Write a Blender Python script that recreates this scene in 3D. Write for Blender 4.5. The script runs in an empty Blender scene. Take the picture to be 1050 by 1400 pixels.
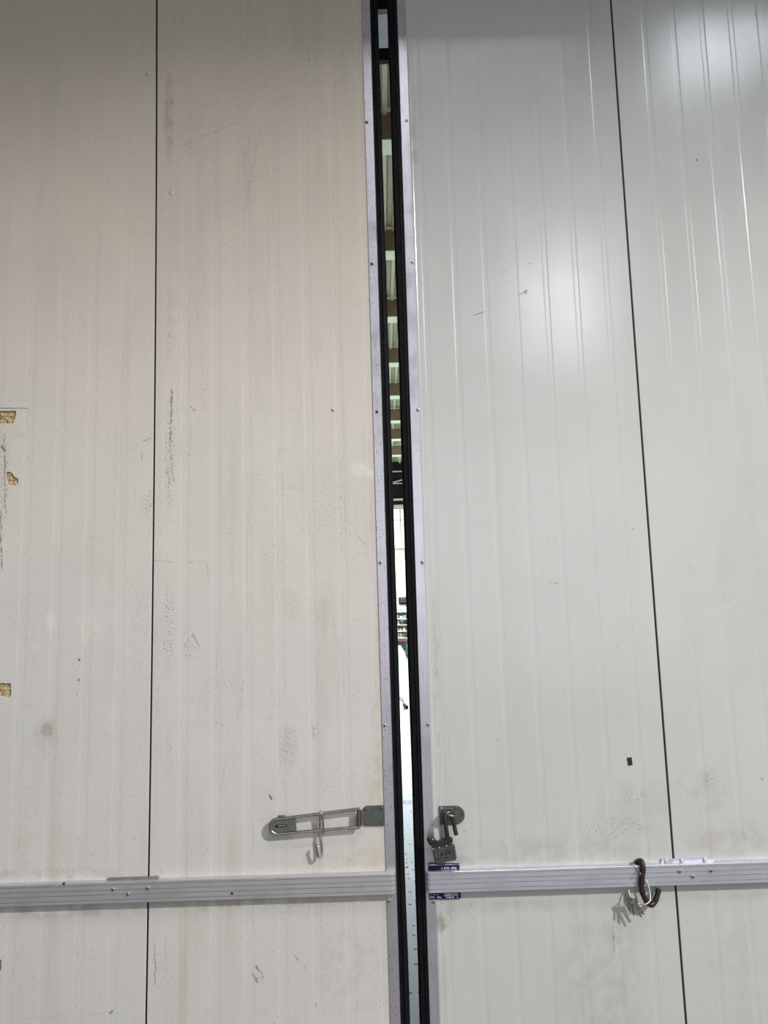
import bpy, math, random
from mathutils import Vector, noise as mnoise
random.seed(7)
PI = math.pi
S = bpy.context.scene
COL = S.collection

# ------------------------------------------------------------------ camera
PITCH, ROLL, YAW = 0.13372856, -0.02987187, 0.0052018
CAM = Vector((0, -3.0, 1.65)); F = 1050.0
fw = Vector((math.sin(YAW)*math.cos(PITCH), math.cos(YAW)*math.cos(PITCH), math.sin(PITCH)))
r0 = Vector((math.cos(YAW), -math.sin(YAW), 0)); u0 = r0.cross(fw)
cr = r0*math.cos(ROLL) + u0*math.sin(ROLL); cu = -r0*math.sin(ROLL) + u0*math.cos(ROLL)
cd = bpy.data.cameras.new('camera'); cam = bpy.data.objects.new('camera', cd); COL.objects.link(cam)
from mathutils import Matrix
m = Matrix((cr, cu, -fw)).transposed().to_4x4(); m.translation = CAM
cam.matrix_world = m
cd.sensor_fit = 'VERTICAL'; cd.sensor_height = 36; cd.lens = 36*F/1400; cd.clip_start = .05
S.camera = cam
S.view_settings.view_transform = 'Standard'; S.view_settings.look = 'None'
S.view_settings.gamma = 1; S.view_settings.use_curve_mapping = False
S.view_settings.exposure = 0.0

def ray(px, py): return fw*F + cr*(px-525) - cu*(py-700)
def at(px, py, Y=0.0):                     # world point seen at a pixel on the plane y = Y
    d = ray(px, py); return CAM + d*((Y+3.0)/d.y)
def atz(px, py, Z):                        # world point seen at a pixel at height Z
    d = ray(px, py); return CAM + d*((Z-CAM.z)/d.z)

# ------------------------------------------------------------------ world and lights
W = bpy.data.worlds.new('world'); S.world = W; W.use_nodes = True
bg = W.node_tree.nodes['Background']; bg.inputs[0].default_value = (.90, .95, 1.0, 1); bg.inputs[1].default_value = .10

def area(name, loc, target, sx, sy, power, col=(1, 1, 1), spread=PI):
    l = bpy.data.lights.new(name, 'AREA'); l.shape = 'RECTANGLE'; l.size = sx; l.size_y = sy
    l.energy = power; l.color = col; l.spread = spread
    o = bpy.data.objects.new(name, l); COL.objects.link(o); o.location = loc
    o.rotation_euler = (Vector(target)-Vector(loc)).to_track_quat('-Z', 'Y').to_euler()
    return o
# a bright window high on the right of the hall the photographer stands in
area('high_window_light', (11.5, -10, 11.0), (0, 0, 1.2), .8, 1.0, 2700, (1, .97, .94))
# a lamp nearly overhead, partly cut off by the unseen hood added over the doors
area('overhead_lamp_light', (1.0, -2.55, 6.85), (1.0, -2.0, 0), 1.6, 1.2, 94, (1, .98, .95))
# two high-bay lamps, one behind the other, mirrored in the glossy right door
area('high_bay_light', (3.75, -11.6, 7.7), (2.6, -8, 0), 1.3, 2.4, 135, (.95, .98, 1))
area('high_bay_light', (3.3, -3.5, 6.85), (3.0, -2.6, 0), .9, .7, 33, (.90, .95, 1))
# soft fill added behind the camera to brighten the doors from low down
area('rear_fill_light', (0, -6.5, 2.3), (0, 0, 1.5), 8, 2.8, 69, (.95, .98, 1))
# unseen area lights added to brighten the hall behind the doors
for i, (y, p, sp) in enumerate(((6.4, 420, 1.55), (13.0, 640, 1.8), (18.5, 620, 2.0), (24.0, 800, 2.4))):
    area('hall_fill_light', (-1.2, y, 7.35), (-1.2, y, 0), 3.0, 2.0, p, (1, .98, .94), sp)
area('hall_side_light', (-7, 24, 5.0), (0.6, 27.8, 3.0), 3, 3, 900, (1, 1, 1))  # added fill aimed at the far wall

# ------------------------------------------------------------------ mesh helpers
class MB:
    def __init__(s): s.v = []; s.f = []; s.sm = []
    def add(s, vs, fs, smooth=False):
        b = len(s.v); s.v += [tuple(v) for v in vs]
        s.f += [tuple(b+i for i in f) for f in fs]; s.sm += [smooth]*len(fs); return s
    def box(s, x0, x1, y0, y1, z0, z1, bev=0.0):
        if bev <= 0:
            vs = [(x, y, z) for x in (x0, x1) for y in (y0, y1) for z in (z0, z1)]
            return s.add(vs, [(0, 1, 3, 2), (4, 6, 7, 5), (0, 4, 5, 1), (2, 3, 7, 6), (0, 2, 6, 4), (1, 5, 7, 3)])
        b = bev
        ol = [(x0+b, z0), (x1-b, z0), (x1, z0+b), (x1, z1-b), (x1-b, z1), (x0+b, z1), (x0, z1-b), (x0, z0+b)]
        return s.prism_xz(ol, y0, y1, bev*.7)
    def prism_xz(s, ol, y0, y1, bev=0.0):  # outline in x,z extruded along y (y0 = front), front edge bevelled
        n = len(ol); cx = sum(p[0] for p in ol)/n; cz = sum(p[1] for p in ol)/n
        rings = []
        def ring(y, ins):
            out = []
            for x, z in ol:
                d = math.hypot(x-cx, z-cz) or 1; k = max(0, 1-ins/d)
                out.append((cx+(x-cx)*k, y, cz+(z-cz)*k))
            return out
        rings = [ring(y0, bev), ring(y0+bev, 0), ring(y1, 0)] if bev > 0 else [ring(y0, 0), ring(y1, 0)]
        vs = [v for r in rings for v in r]; fs = [tuple(range(n))]
        for k in range(len(rings)-1):
            for i in range(n):
                j = (i+1) % n; fs.append((k*n+i, (k+1)*n+i, (k+1)*n+j, k*n+j))
        fs.append(tuple(reversed([(len(rings)-1)*n+i for i in range(n)])))
        return s.add(vs, fs)
    def tube(s, pts, r, n=10, caps=True):
        pts = [Vector(p) for p in pts]; R = r if isinstance(r, (list, tuple)) else [r]*len(pts)
        vs = []; up = None
        for i, p in enumerate(pts):
            t = (pts[min(i+1, len(pts)-1)] - pts[max(i-1, 0)]).normalized()
            if up is None:
                up = Vector((0, 0, 1)) if abs(t.z) < .9 else Vector((1, 0, 0))
            a = (up - t*up.dot(t)).normalized(); up = a; b = t.cross(a)
            for k in range(n):
                an = 2*PI*k/n; vs.append(p + (a*math.cos(an)+b*math.sin(an))*R[i])
        fs = []
        for i in range(len(pts)-1):
            for k in range(n):
                j = (k+1) % n; fs.append((i*n+k, i*n+j, (i+1)*n+j, (i+1)*n+k))
        s.add(vs, fs, True)
        if caps:
            L = len(pts)-1
            s.add([vs[k] for k in range(n)], [tuple(reversed(range(n)))]); s.add([vs[L*n+k] for k in range(n)], [tuple(range(n))])
        return s
    def lathe_y(s, c, prof, n=14):         # profile (radius, y) turned round the y axis through c
        vs = []
        for r, y in prof:
            for k in range(n):
                a = 2*PI*k/n; vs.append((c[0]+r*math.cos(a), c[1]+y, c[2]+r*math.sin(a)))
        fs = []
        for i in range(len(prof)-1):
            for k in range(n):
                j = (k+1) % n; fs.append((i*n+k, (i+1)*n+k, (i+1)*n+j, i*n+j))
        fs.append(tuple(k for k in range(n))); fs.append(tuple(reversed([(len(prof)-1)*n+k for k in range(n)])))
        return s.add(vs, fs, False)
    def rot_y(s, ang, c, frm=0):           # turn in the plane of the door
        ca, sa = math.cos(ang), math.sin(ang)
        for i in range(frm, len(s.v)):
            x, y, z = s.v[i]; dx, dz = x-c[0], z-c[2]
            s.v[i] = (c[0]+dx*ca-dz*sa, y, c[2]+dx*sa+dz*ca)
        return s

def base_of(o):
    p = Vector((0, 0, 0))
    while o is not None: p = p + o.location; o = o.parent
    return p
def obj(name, mb, mat, parent=None, loc=None, label=None):
    """one mesh object; mb holds world coordinates, loc = world origin wanted for it"""
    me = bpy.data.meshes.new(name)
    pw = base_of(parent) if parent else Vector((0, 0, 0))
    lw = Vector(loc) if loc is not None else (pw if parent else Vector((0, 0, 0)))
    me.from_pydata([tuple(Vector(v)-lw) for v in mb.v], [], mb.f); me.update()
    import bmesh
    bm = bmesh.new(); bm.from_mesh(me); bmesh.ops.recalc_face_normals(bm, faces=bm.faces); bm.to_mesh(me); bm.free()
    me.polygons.foreach_set('use_smooth', mb.sm)
    me.materials.append(mat)
    o = bpy.data.objects.new(name, me); COL.objects.link(o)
    o.location = lw - pw
    if parent: o.parent = parent
    if label: o['label'] = label
    return o
def tag(o, label, cat, group=None, kind=None):
    o['label'] = label; o['category'] = cat
    if group: o['group'] = group
    if kind: o['kind'] = kind
    return o
def thing(name, label, cat, loc, group=None):
    o = bpy.data.objects.new(name, None); COL.objects.link(o); o.location = loc; o.empty_display_size = .1
    return tag(o, label, cat, group)
def struct(name, loc=(0, 0, 0)):
    o = bpy.data.objects.new(name, None); COL.objects.link(o); o.location = loc; o['kind'] = 'structure'; return o
def copy_part(o, parent, loc):
    c = o.copy(); COL.objects.link(c); c.parent = parent; c.location = Vector(loc)-base_of(parent); return c
def arc(c, r, a0, a1, n):                  # in the x,z plane
    return [(c[0]+r*math.cos(a0+(a1-a0)*i/n), c[1]+r*math.sin(a0+(a1-a0)*i/n)) for i in range(n+1)]

# ------------------------------------------------------------------ node helpers
class NT:
    def __init__(s, name):
        s.mat = bpy.data.materials.new(name); s.mat.use_nodes = True; s.t = s.mat.node_tree
        s.b = s.t.nodes['Principled BSDF']; s._p = None
    def n(s, typ, **kw):
        nd = s.t.nodes.new(typ)
        for k, v in kw.items(): setattr(nd, k, v)
        return nd
    def put(s, sock, v):
        if hasattr(v, 'is_linked') or hasattr(v, 'links'): s.t.links.new(v, sock)
        else: sock.default_value = v
    def math(s, op, a, b=None, c=None, clamp=False):
        nd = s.n('ShaderNodeMath', operation=op, use_clamp=clamp)
        for i, v in enumerate((a, b, c)):
            if v is not None: s.put(nd.inputs[i], v)
        return nd.outputs[0]
    def vmath(s, op, a, b=None):
        nd = s.n('ShaderNodeVectorMath', operation=op); s.put(nd.inputs[0], a)
        if b is not None: s.put(nd.inputs[1], b)
        return nd.outputs[1] if op in ('LENGTH', 'DOT_PRODUCT', 'DISTANCE') else nd.outputs[0]
    def P(s):
        if s._p is None: s._p = s.n('ShaderNodeTexCoord').outputs['Object']
        return s._p
    def scaled(s, v): return s.vmath('MULTIPLY', s.P(), v)
    def noise(s, scale, detail=3, rough=.55, vec=None, dist=0):
        nd = s.n('ShaderNodeTexNoise'); s.put(nd.inputs['Vector'], vec if vec is not None else s.P())
        nd.inputs['Scale'].default_value = scale; nd.inputs['Detail'].default_value = detail
        nd.inputs['Roughness'].default_value = rough; nd.inputs['Distortion'].default_value = dist
        return nd.outputs[0]
    def voronoi(s, scale, vec=None):
        nd = s.n('ShaderNodeTexVoronoi'); s.put(nd.inputs['Vector'], vec if vec is not None else s.P())
        nd.inputs['Scale'].default_value = scale
        return nd.outputs['Distance'], nd.outputs['Color']
    def ramp(s, v, a, b, lo=0.0, hi=1.0, smooth=True):
        nd = s.n('ShaderNodeMapRange'); nd.interpolation_type = 'SMOOTHSTEP' if smooth else 'LINEAR'
        s.put(nd.inputs[0], v); nd.inputs[1].default_value = a; nd.inputs[2].default_value = b
        nd.inputs[3].default_value = lo; nd.inputs[4].default_value = hi
        return nd.outputs[0]
    def mix(s, fac, a, b, mode='MIX'):
        nd = s.n('ShaderNodeMix', data_type='RGBA', blend_type=mode); s.put(nd.inputs[0], fac)
        for i, v in ((6, a), (7, b)):
            if isinstance(v, tuple): nd.inputs[i].default_value = (*v[:3], 1)
            else: s.t.links.new(v, nd.inputs[i])
        return nd.outputs[2]
    def bump(s, h, strength, dist):
        nd = s.n('ShaderNodeBump'); nd.inputs['Strength'].default_value = strength; nd.inputs['Distance'].default_value = dist
        s.t.links.new(h, nd.inputs['Height']); s.t.links.new(nd.outputs[0], s.b.inputs['Normal'])
    def set(s, color=None, rough=None, metal=None, spec=None, emit=None, estr=0):
        if color is not None:
            if isinstance(color, tuple): s.b.inputs['Base Color'].default_value = (*color[:3], 1)
            else: s.t.links.new(color, s.b.inputs['Base Color'])
        if rough is not None: s.put(s.b.inputs['Roughness'], rough)
        if metal is not None: s.b.inputs['Metallic'].default_value = metal
        if spec is not None: s.b.inputs['Specular IOR Level'].default_value = spec
        if emit is not None:
            s.b.inputs['Emission Color'].default_value = (*emit, 1); s.b.inputs['Emission Strength'].default_value = estr
        return s.mat

def plain(name, c, rough=.5, metal=0.0, var=.12, scale=30, bump=0.0, spec=.5, dirt=None, dscale=25):
    t = NT(name); f = t.noise(scale, 4)
    col = t.mix(t.ramp(f, .3, .7), tuple(x*(1-var) for x in c), tuple(min(1, x*(1+var)) for x in c))
    if dirt: col = t.mix(t.ramp(t.noise(dscale, 5, .65), .52, .72), col, dirt)
    if bump: t.bump(f, .6, bump)
    return t.set(col, rough, metal, spec)

def streak_group():
    """mask of a line from A to B: 1 on the line, 0 beyond the width"""
    g = bpy.data.node_groups.new('line_mask', 'ShaderNodeTree')
    for nm, ty in (('P', 'NodeSocketVector'), ('A', 'NodeSocketVector'), ('B', 'NodeSocketVector'), ('W', 'NodeSocketFloat')):
        g.interface.new_socket(nm, in_out='INPUT', socket_type=ty)
    g.interface.new_socket('M', in_out='OUTPUT', socket_type='NodeSocketFloat')
    gi = g.nodes.new('NodeGroupInput'); go = g.nodes.new('NodeGroupOutput'); L = g.links.new
    def vm(op, a, b):
        n = g.nodes.new('ShaderNodeVectorMath'); n.operation = op; L(a, n.inputs[0]); L(b, n.inputs[1]); return n
    pa = vm('SUBTRACT', gi.outputs[0], gi.outputs[1]).outputs[0]; ba = vm('SUBTRACT', gi.outputs[2], gi.outputs[1]).outputs[0]
    d1 = vm('DOT_PRODUCT', pa, ba).outputs['Value']; d2 = vm('DOT_PRODUCT', ba, ba).outputs['Value']
    dv = g.nodes.new('ShaderNodeMath'); dv.operation = 'DIVIDE'; dv.use_clamp = True; L(d1, dv.inputs[0]); L(d2, dv.inputs[1])
    sc = g.nodes.new('ShaderNodeVectorMath'); sc.operation = 'SCALE'; L(ba, sc.inputs[0]); L(dv.outputs[0], sc.inputs['Scale'])
    df = vm('DISTANCE', pa, sc.outputs[0]).outputs['Value']
    mr = g.nodes.new('ShaderNodeMapRange'); mr.interpolation_type = 'SMOOTHSTEP'; L(df, mr.inputs[0]); L(gi.outputs[3], mr.inputs[2])
    mr.inputs[1].default_value = 0; mr.inputs[3].default_value = 1; mr.inputs[4].default_value = 0
    L(mr.outputs[0], go.inputs[0]); return g
LINE = streak_group()

def panel_material(name, origin, base, rough, lines=(), blots=(), speck=.5, streak=.08, spec=.5, aged=None, wav=.0006):
    """painted sheet; lines = (px0,py0,px1,py1,width,colour,strength), blots = (px,py,rx,rz,colour,strength,kind) on this very panel"""
    t = NT(name); P = t.P(); o = Vector(origin)
    flat = t.vmath('MULTIPLY', P, (1, 0, 1))
    wob = t.n('ShaderNodeTexNoise'); wob.inputs['Scale'].default_value = 18; wob.inputs['Detail'].default_value = 3
    t.t.links.new(P, wob.inputs['Vector'])
    off = t.vmath('MULTIPLY', t.vmath('SUBTRACT', wob.outputs[1], (.5, .5, .5)), (.022, 0, .022))
    wp = t.vmath('ADD', flat, off)
    # broad uneven fading (the old sheets have yellowed more higher up), vertical run marks
    bc = base
    if aged:
        sp_ = t.n('ShaderNodeSeparateXYZ'); t.t.links.new(P, sp_.inputs[0])
        bc = t.mix(t.ramp(t.math('ADD', sp_.outputs[2], t.math('MULTIPLY', t.noise(1.5, 3), .8)), 1.6, 4.4), base, aged)
    col = t.mix(t.ramp(t.noise(2.2, 4, .6), .3, .7), t.mix(1.0, bc, (.95, .95, .95), 'MULTIPLY'), bc)
    run = t.noise(9, 4, .6, vec=t.scaled((1, 1, .09)))
    col = t.mix(t.math('MULTIPLY', t.ramp(run, .48, .78), streak*4), col, tuple(c*k for c, k in zip(base, (.80, .76, .70))))
    fine = t.noise(55, 3, .6, vec=t.scaled((1, 1, .35)))
    col = t.mix(t.math('MULTIPLY', t.ramp(fine, .5, .8), streak*1.5), col, tuple(c*k for c, k in zip(base, (.84, .80, .74))))
    for (px, py, rx, rz, c, st, kind) in blots:
        p = at(px, py)-o
        d = t.vmath('LENGTH', t.vmath('MULTIPLY', t.vmath('SUBTRACT', wp, (p.x, 0, p.z)), (1/rx, 0, 1/rz)))
        mk = t.ramp(d, 1.0, .35)
        if kind == 'speck':
            dd, _ = t.voronoi(150); mk = t.math('MULTIPLY', mk, t.math('MAXIMUM', t.ramp(dd, .36, .15), .14))
        elif kind == 'grit':
            dd = t.noise(120, 3, .7); mk = t.math('MULTIPLY', mk, t.ramp(dd, .51, .63))
        elif kind == 'cloud':
            mk = t.math('MULTIPLY', mk, t.ramp(t.noise(16, 5, .6), .38, .62))
        col = t.mix(t.math('MULTIPLY', mk, st), col, c)
    # small chips of paint
    dd, cc = t.voronoi(70)
    keep = t.ramp(t.math('ADD', t.n_sep(cc), t.math('MULTIPLY', t.noise(5, 3, .6), .55)), 1.22-speck*.3, 1.25-speck*.3)
    sp = t.math('MULTIPLY', t.ramp(dd, .17, .05), keep)
    col = t.mix(t.math('MULTIPLY', sp, .8), col, (.10, .085, .07))
    if speck > .3:
        d2, c2 = t.voronoi(170)
        k2 = t.ramp(t.math('ADD', t.n_sep(c2), t.math('MULTIPLY', t.noise(4, 4, .7), .9)), 1.22, 1.26)
        col = t.mix(t.math('MULTIPLY', t.math('MULTIPLY', t.ramp(d2, .34, .12), k2), .45), col, (.17, .13, .10))
    for (x0, y0, x1, y1, w, c, st) in lines:
        a = at(x0, y0)-o; b = at(x1, y1)-o
        g = t.n('ShaderNodeGroup'); g.node_tree = LINE
        t.put(g.inputs[0], wp); g.inputs[1].default_value = (a.x, 0, a.z); g.inputs[2].default_value = (b.x, 0, b.z)
        g.inputs[3].default_value = w
        mk = g.outputs[0]
        if st < .9: mk = t.math('MULTIPLY', mk, t.ramp(t.noise(70, 2), .30, .6))
        col = t.mix(t.math('MULTIPLY', mk, st), col, c)
    h = t.math('ADD', t.noise(3.5, 2, .5), t.math('MULTIPLY', t.noise(160, 2), .02))
    t.bump(h, 1.0, wav)
    r = t.ramp(t.noise(7, 4, .6), .25, .75, rough*.9, rough*1.15)
    return t.set(col, r, 0, spec)
def n_sep(self, c):
    nd = self.n('ShaderNodeSeparateColor'); self.t.links.new(c, nd.inputs[0]); return nd.outputs[0]
NT.n_sep = n_sep

# ------------------------------------------------------------------ materials
def brushed(name, c, rough, scale=(6, 60, 260), speck=0.0, metal=.9):
    t = NT(name)
    f = t.noise(1.0, 4, .6, vec=t.scaled(scale)); g = t.noise(11, 4, .6)
    col = t.mix(t.ramp(f, .3, .7), tuple(x*.93 for x in c), tuple(min(1, x*1.05) for x in c))
    col = t.mix(t.math('MULTIPLY', t.ramp(g, .5, .75), .22), col, tuple(x*.6 for x in c))
    if speck:
        dd, cc = t.voronoi(130); keep = t.ramp(t.n_sep(cc), 1-speck, 1-speck+.03)
        col = t.mix(t.math('MULTIPLY', t.ramp(dd, .3, .12), keep), col, (.03, .028, .03))
    t.bump(f, .15, .0003)
    return t.set(col, t.ramp(g, .3, .7, rough*.85, rough*1.2), metal)
M_rail = brushed('brushed_aluminium', (.70, .71, .78), .42, metal=.8)
M_rail_left = brushed('dull_aluminium', (.65, .64, .66), .46, metal=.8)
M_trim_l = brushed('speckled_aluminium', (.68, .66, .73), .38, (260, 60, 5), .33, metal=.88)
M_trim_r = brushed('aluminium_edge', (.74, .73, .81), .34, (260, 60, 5), .06, metal=.88)
M_splice = plain('dull_splice_plate', (.27, .26, .27), .5, .6)
M_screw = plain('zinc_screw', (.52, .52, .54), .35, .9)
M_screw_dark = plain('tarnished_screw', (.16, .15, .15), .45, .8)
M_recess_shade = plain('recess_shade', (.02, .02, .02), .7)  # shade as a colour, for screw drives and the hasp slot
M_rubber = plain('black_rubber', (.006, .006, .0075), .7, var=.3, scale=14, spec=.15)
M_seam = plain('black_seam', (.012, .010, .008), .8)
M_plate = plain('green_grey_plate', (.118, .132, .122), .42, .35, var=.15, scale=60, dirt=(.07, .07, .065), dscale=30)
M_plate_dark = plain('grey_end_plate', (.16, .16, .155), .42, .4, var=.12, scale=80)
M_steel = plain('stainless_rod', (.50, .47, .43), .24, 1.0, var=.15, scale=50)
M_bar = plain('hinge_bar', (.20, .15, .13), .4, .8, var=.2, scale=80)
M_wire = plain('bright_wire', (.46, .45, .44), .25, 1.0, var=.1, scale=60)
M_lock = plain('grey_padlock', (.110, .106, .108), .45, .5, var=.25, scale=160, bump=.0006, dirt=(.065, .056, .055), dscale=60)
M_lock_dark = plain('dark_padlock_top', (.045, .036, .036), .5, .5, var=.3, scale=120, bump=.0004)
M_shackle = plain('tarnished_shackle', (.10, .085, .075), .32, .85, var=.4, scale=90)
M_staple = plain('tarnished_staple', (.18, .165, .15), .35, .85, var=.3, scale=90)
M_brown = plain('brown_rubber_coating', (.026, .012, .014), .45, var=.25, scale=60)
M_cord = plain('white_twine', (.72, .69, .64), .85, var=.2, scale=300, bump=.0006)
M_key_grey = plain('steel_key', (.30, .30, .30), .35, .9, var=.2, scale=100)
M_key_brown = plain('brass_key', (.20, .17, .13), .4, .85, var=.3, scale=100)
M_tape = plain('black_tape', (.016, .017, .017), .5, var=.2, scale=80)
M_purple = plain('purple_label', (.018, .010, .085), .45, var=.25, scale=60, spec=.25)
M_labelwhite = plain('label_white', (.62, .60, .66), .45, var=.1, scale=90)
M_concrete = plain('concrete', (.17, .17, .165), .7, var=.18, scale=6, dirt=(.11, .11, .105), dscale=3)
M_nearwall = plain('painted_wall', (.58, .57, .55), .6, var=.06, scale=4)
M_hood = plain('hood_paint', (.30, .30, .29), .6, var=.08, scale=5)

def foam_mat():
    t = NT('yellow_insulation'); dd, cc = t.voronoi(220); f = t.noise(90, 4, .7)
    col = t.mix(t.ramp(dd, .1, .6), (.74, .63, .42), (.52, .39, .20))
    col = t.mix(t.ramp(f, .55, .68), col, (.10, .055, .025))
    t.bump(f, 1.0, .004); return t.set(col, .9)
M_foam = foam_mat()
def floor_mat():
    t = NT('epoxy_floor'); P = t.P()
    c = t.mix(t.ramp(t.noise(.5, 4), .35, .65), (.41, .47, .56), (.45, .51, .60))
    c = t.mix(t.ramp(t.noise(5, 5, .7, dist=.5), .54, .68, 0, .5), c, (.50, .57, .66))
    dd, cc = t.voronoi(26); k = t.ramp(t.math('ADD', t.n_sep(cc), t.math('MULTIPLY', t.noise(1.2, 3), .5)), .98, 1.02)
    c = t.mix(t.math('MULTIPLY', t.ramp(dd, .34, .2), k), c, (.05, .06, .08))
    scuff = t.noise(9, 6, .75, dist=1.5)
    c = t.mix(t.math('MULTIPLY', t.ramp(scuff, .63, .72), .55), c, (.16, .18, .22))
    t.bump(t.noise(30, 3), .15, .002)
    return t.set(c, t.ramp(t.noise(3, 3), .3, .7, .34, .48), 0, .35)
M_floor = floor_mat()
M_deck = plain('pale_green_roof_deck', (.29, .265, .165), .6, var=.08, scale=3)
M_beam = plain('brown_beam_web', (.24, .165, .095), .6, var=.15, scale=4)
M_flange = plain('pale_beam_flange', (.60, .58, .46), .55, var=.06, scale=4)
M_rib = plain('roof_rib', (.38, .36, .24), .55, var=.08, scale=4)
M_dark = plain('dark_steel', (.006, .006, .007), .7, var=.3, scale=5, spec=.15)
M_darkline = plain('grey_bracing', (.40, .40, .40), .5, var=.1)
M_white = plain('white_wall', (.84, .84, .82), .55, var=.03, scale=1.5)
M_beige = plain('beige_sill', (.52, .50, .42), .6, var=.08)
M_tan = plain('tan_lintel', (.55, .42, .24), .6, var=.1)
M_vent = plain('dark_vent', (.010, .012, .012), .6, spec=.2)
M_shelf = plain('white_shelving', (.80, .80, .80), .5, var=.04)

# ------------------------------------------------------------------ the big structure
DL, DR = .0205, .1275                      # facing ends of the two doors
BACK = .085                                # door thickness
o = obj('floor', MB().box(-9, 9, .04, 29, -.2, 0), M_floor); o['kind'] = 'structure'
o = obj('floor', MB().box(-9, 14, -14, .04, -.2, 0), M_concrete); o['kind'] = 'structure'
o = obj('ceiling', MB().box(-9, 9, -6, .13, 7.85, 8.05), M_hood); o['kind'] = 'structure'  # unseen near ceiling, front edge placed to shade the upper doors
mb = MB().box(-9, -1.96, .13, .30, 0, 8.4).box(2.12, 9, .13, .30, 0, 8.4).box(-1.96, 2.12, .13, .30, 4.75, 8.4)
obj('wall_front', mb, M_nearwall)['kind'] = 'structure'
obj('wall_left', MB().box(-9.2, -9, .3, 29, 0, 8.4), M_nearwall)['kind'] = 'structure'
obj('wall_right', MB().box(9, 9.2, .3, 29, 0, 8.4), M_nearwall)['kind'] = 'structure'

# unseen hood added above the doors to shade their upper part
hood = MB().box(-3, 3.2, -1.10, .13, 5.05, 5.12)
obj('shade_hood', hood, M_hood)['kind'] = 'structure'
obj('trim_2', MB().box(-3, 3.2, -.06, .10, 4.72, 4.86), M_hood)['kind'] = 'structure'

# far hall roof: deck, ribs and cross beams
DECK_Z = 7.85
ceil = obj('ceiling', MB().box(-9, 9, .3, 29, DECK_Z, DECK_Z+.2), M_deck); ceil['kind'] = 'structure'
first_rib = None
for i, x in enumerate([-1.55, -1.2, -.85, -.5, -.15, .20, .36, .52, .87, 1.22, 1.57]):
    w = .05
    ol = [(x-w, DECK_Z), (x-w*.55, DECK_Z-.07), (x+w*.55, DECK_Z-.07), (x+w, DECK_Z)]
    obj('roof_rib', MB().prism_xz(ol, .35, 27.8), M_rib, ceil)
beam_px = [191, 343, 433, 496, 541, 575, 600, 622]
BEAM_Z = 7.45
for py in beam_px:
    y = atz(536+(py-191)*.017, py, BEAM_Z).y
    r = struct('trim_3', (0, y, BEAM_Z))
    obj('beam_web', MB().box(-9, 9, y, y+.05, BEAM_Z+.015, DECK_Z-.01), M_beam, r)
    obj('bottom_flange', MB().box(-9, 9, y-.0, y+.32, BEAM_Z, BEAM_Z+.014), M_flange, r)
    obj('top_flange', MB().box(-9, 9, y-.08, y-.001, DECK_Z-.035, DECK_Z-.012), M_flange, r)
# dark header just behind the doors
hz = at(525, 37, .42).z
r = struct('trim_4', (0, .36, hz))
obj('header_beam', MB().box(-2.2, 2.3, .36, .52, hz+.03, hz+.55), M_dark, r)
obj('header_lip', MB().box(-2.2, 2.3, .34, .56, hz, hz+.028), M_darkline, r)
y = atz(528, 82, 7.3).y
obj('trim_5', MB().box(-9, 9, y, y+.06, 7.3, 7.45), M_dark)['kind'] = 'structure'

# far wall, measured at its plane
FY = 27.8
def fz(py): return at(548, py, FY).z
def fx(px, py): return at(px, py, FY).x
wb = struct('wall_back', (0, FY, 0))
obj('lower_wall', MB().box(-9, 9, FY, FY+.2, 0, fz(748)), M_white, wb)
obj('upper_wall', MB().box(-9, 9, FY, FY+.2, fz(690), DECK_Z), M_dark, wb)
obj('side_wall', MB().box(-9, fx(535, 720)-.6, FY, FY+.2, fz(757), fz(690)).box(fx(560, 720)+.8, 9, FY, FY+.2, fz(757), fz(690)), M_white, wb)
obj('dado_band', MB().box(-9, 9, FY-.02, FY, fz(766), fz(748.5)), M_beige, wb)
for pyc in (646.5,):
    obj('truss_chord', MB().box(-4, 5, FY-.35, FY-.30, fz(pyc)-.02, fz(pyc)+.02), M_darkline, wb)
xm = fx(545, 660)
a = Vector((fx(536, 661), FY-.3, fz(661.5))); b = Vector((fx(551, 657), FY-.3, fz(657.5))); d = (b-a)*1.5
obj('truss_brace', MB().tube([a-d*.4, b+d*.4], .03, 6), M_darkline, wb)
obj('truss_brace', MB().tube([Vector((xm-1.5, FY-.3, fz(662.5))), Vector((xm+1.5, FY-.3, fz(662.5)))], .02, 6), M_darkline, wb)
obj('lintel', MB().box(-2, 3, FY-.10, FY-.01, fz(684.5), fz(682)), M_tan, wb)
# window in the far wall
t = NT('daylit_pane'); M_pane = t.set((.8, .8, .76), .3, 0, .5, (1.0, .97, .88), 1.0)
win = struct('window_1', (xm, FY, fz(747)))
x0, x1 = fx(535, 720)-.6, fx(560, 720)+.8
mulls = [x0, xm-.62, xm+.02, xm+.66, x1]
for i in range(4):
    for (pa, pb) in ((746, 711.5), (710.5, 696)):
        obj('window_pane', MB().box(mulls[i]+.03, mulls[i+1]-.03, FY+.06, FY+.08, fz(pa), fz(pb)), M_pane, win)
for xx in mulls: obj('mullion', MB().box(xx-.03, xx+.03, FY+.02, FY+.09, fz(747), fz(690)), M_darkline, win)
obj('window_rail', MB().box(x0, x1, FY+.02, FY+.09, fz(711.5), fz(710.3)), M_beige, win)
obj('window_head', MB().box(x0, x1, FY+.0, FY+.1, fz(696), fz(690)), M_darkline, win)
obj('window_sill', MB().box(x0, x1, FY-.12, FY+.09, fz(749.5), fz(747)), M_shelf, win)

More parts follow.
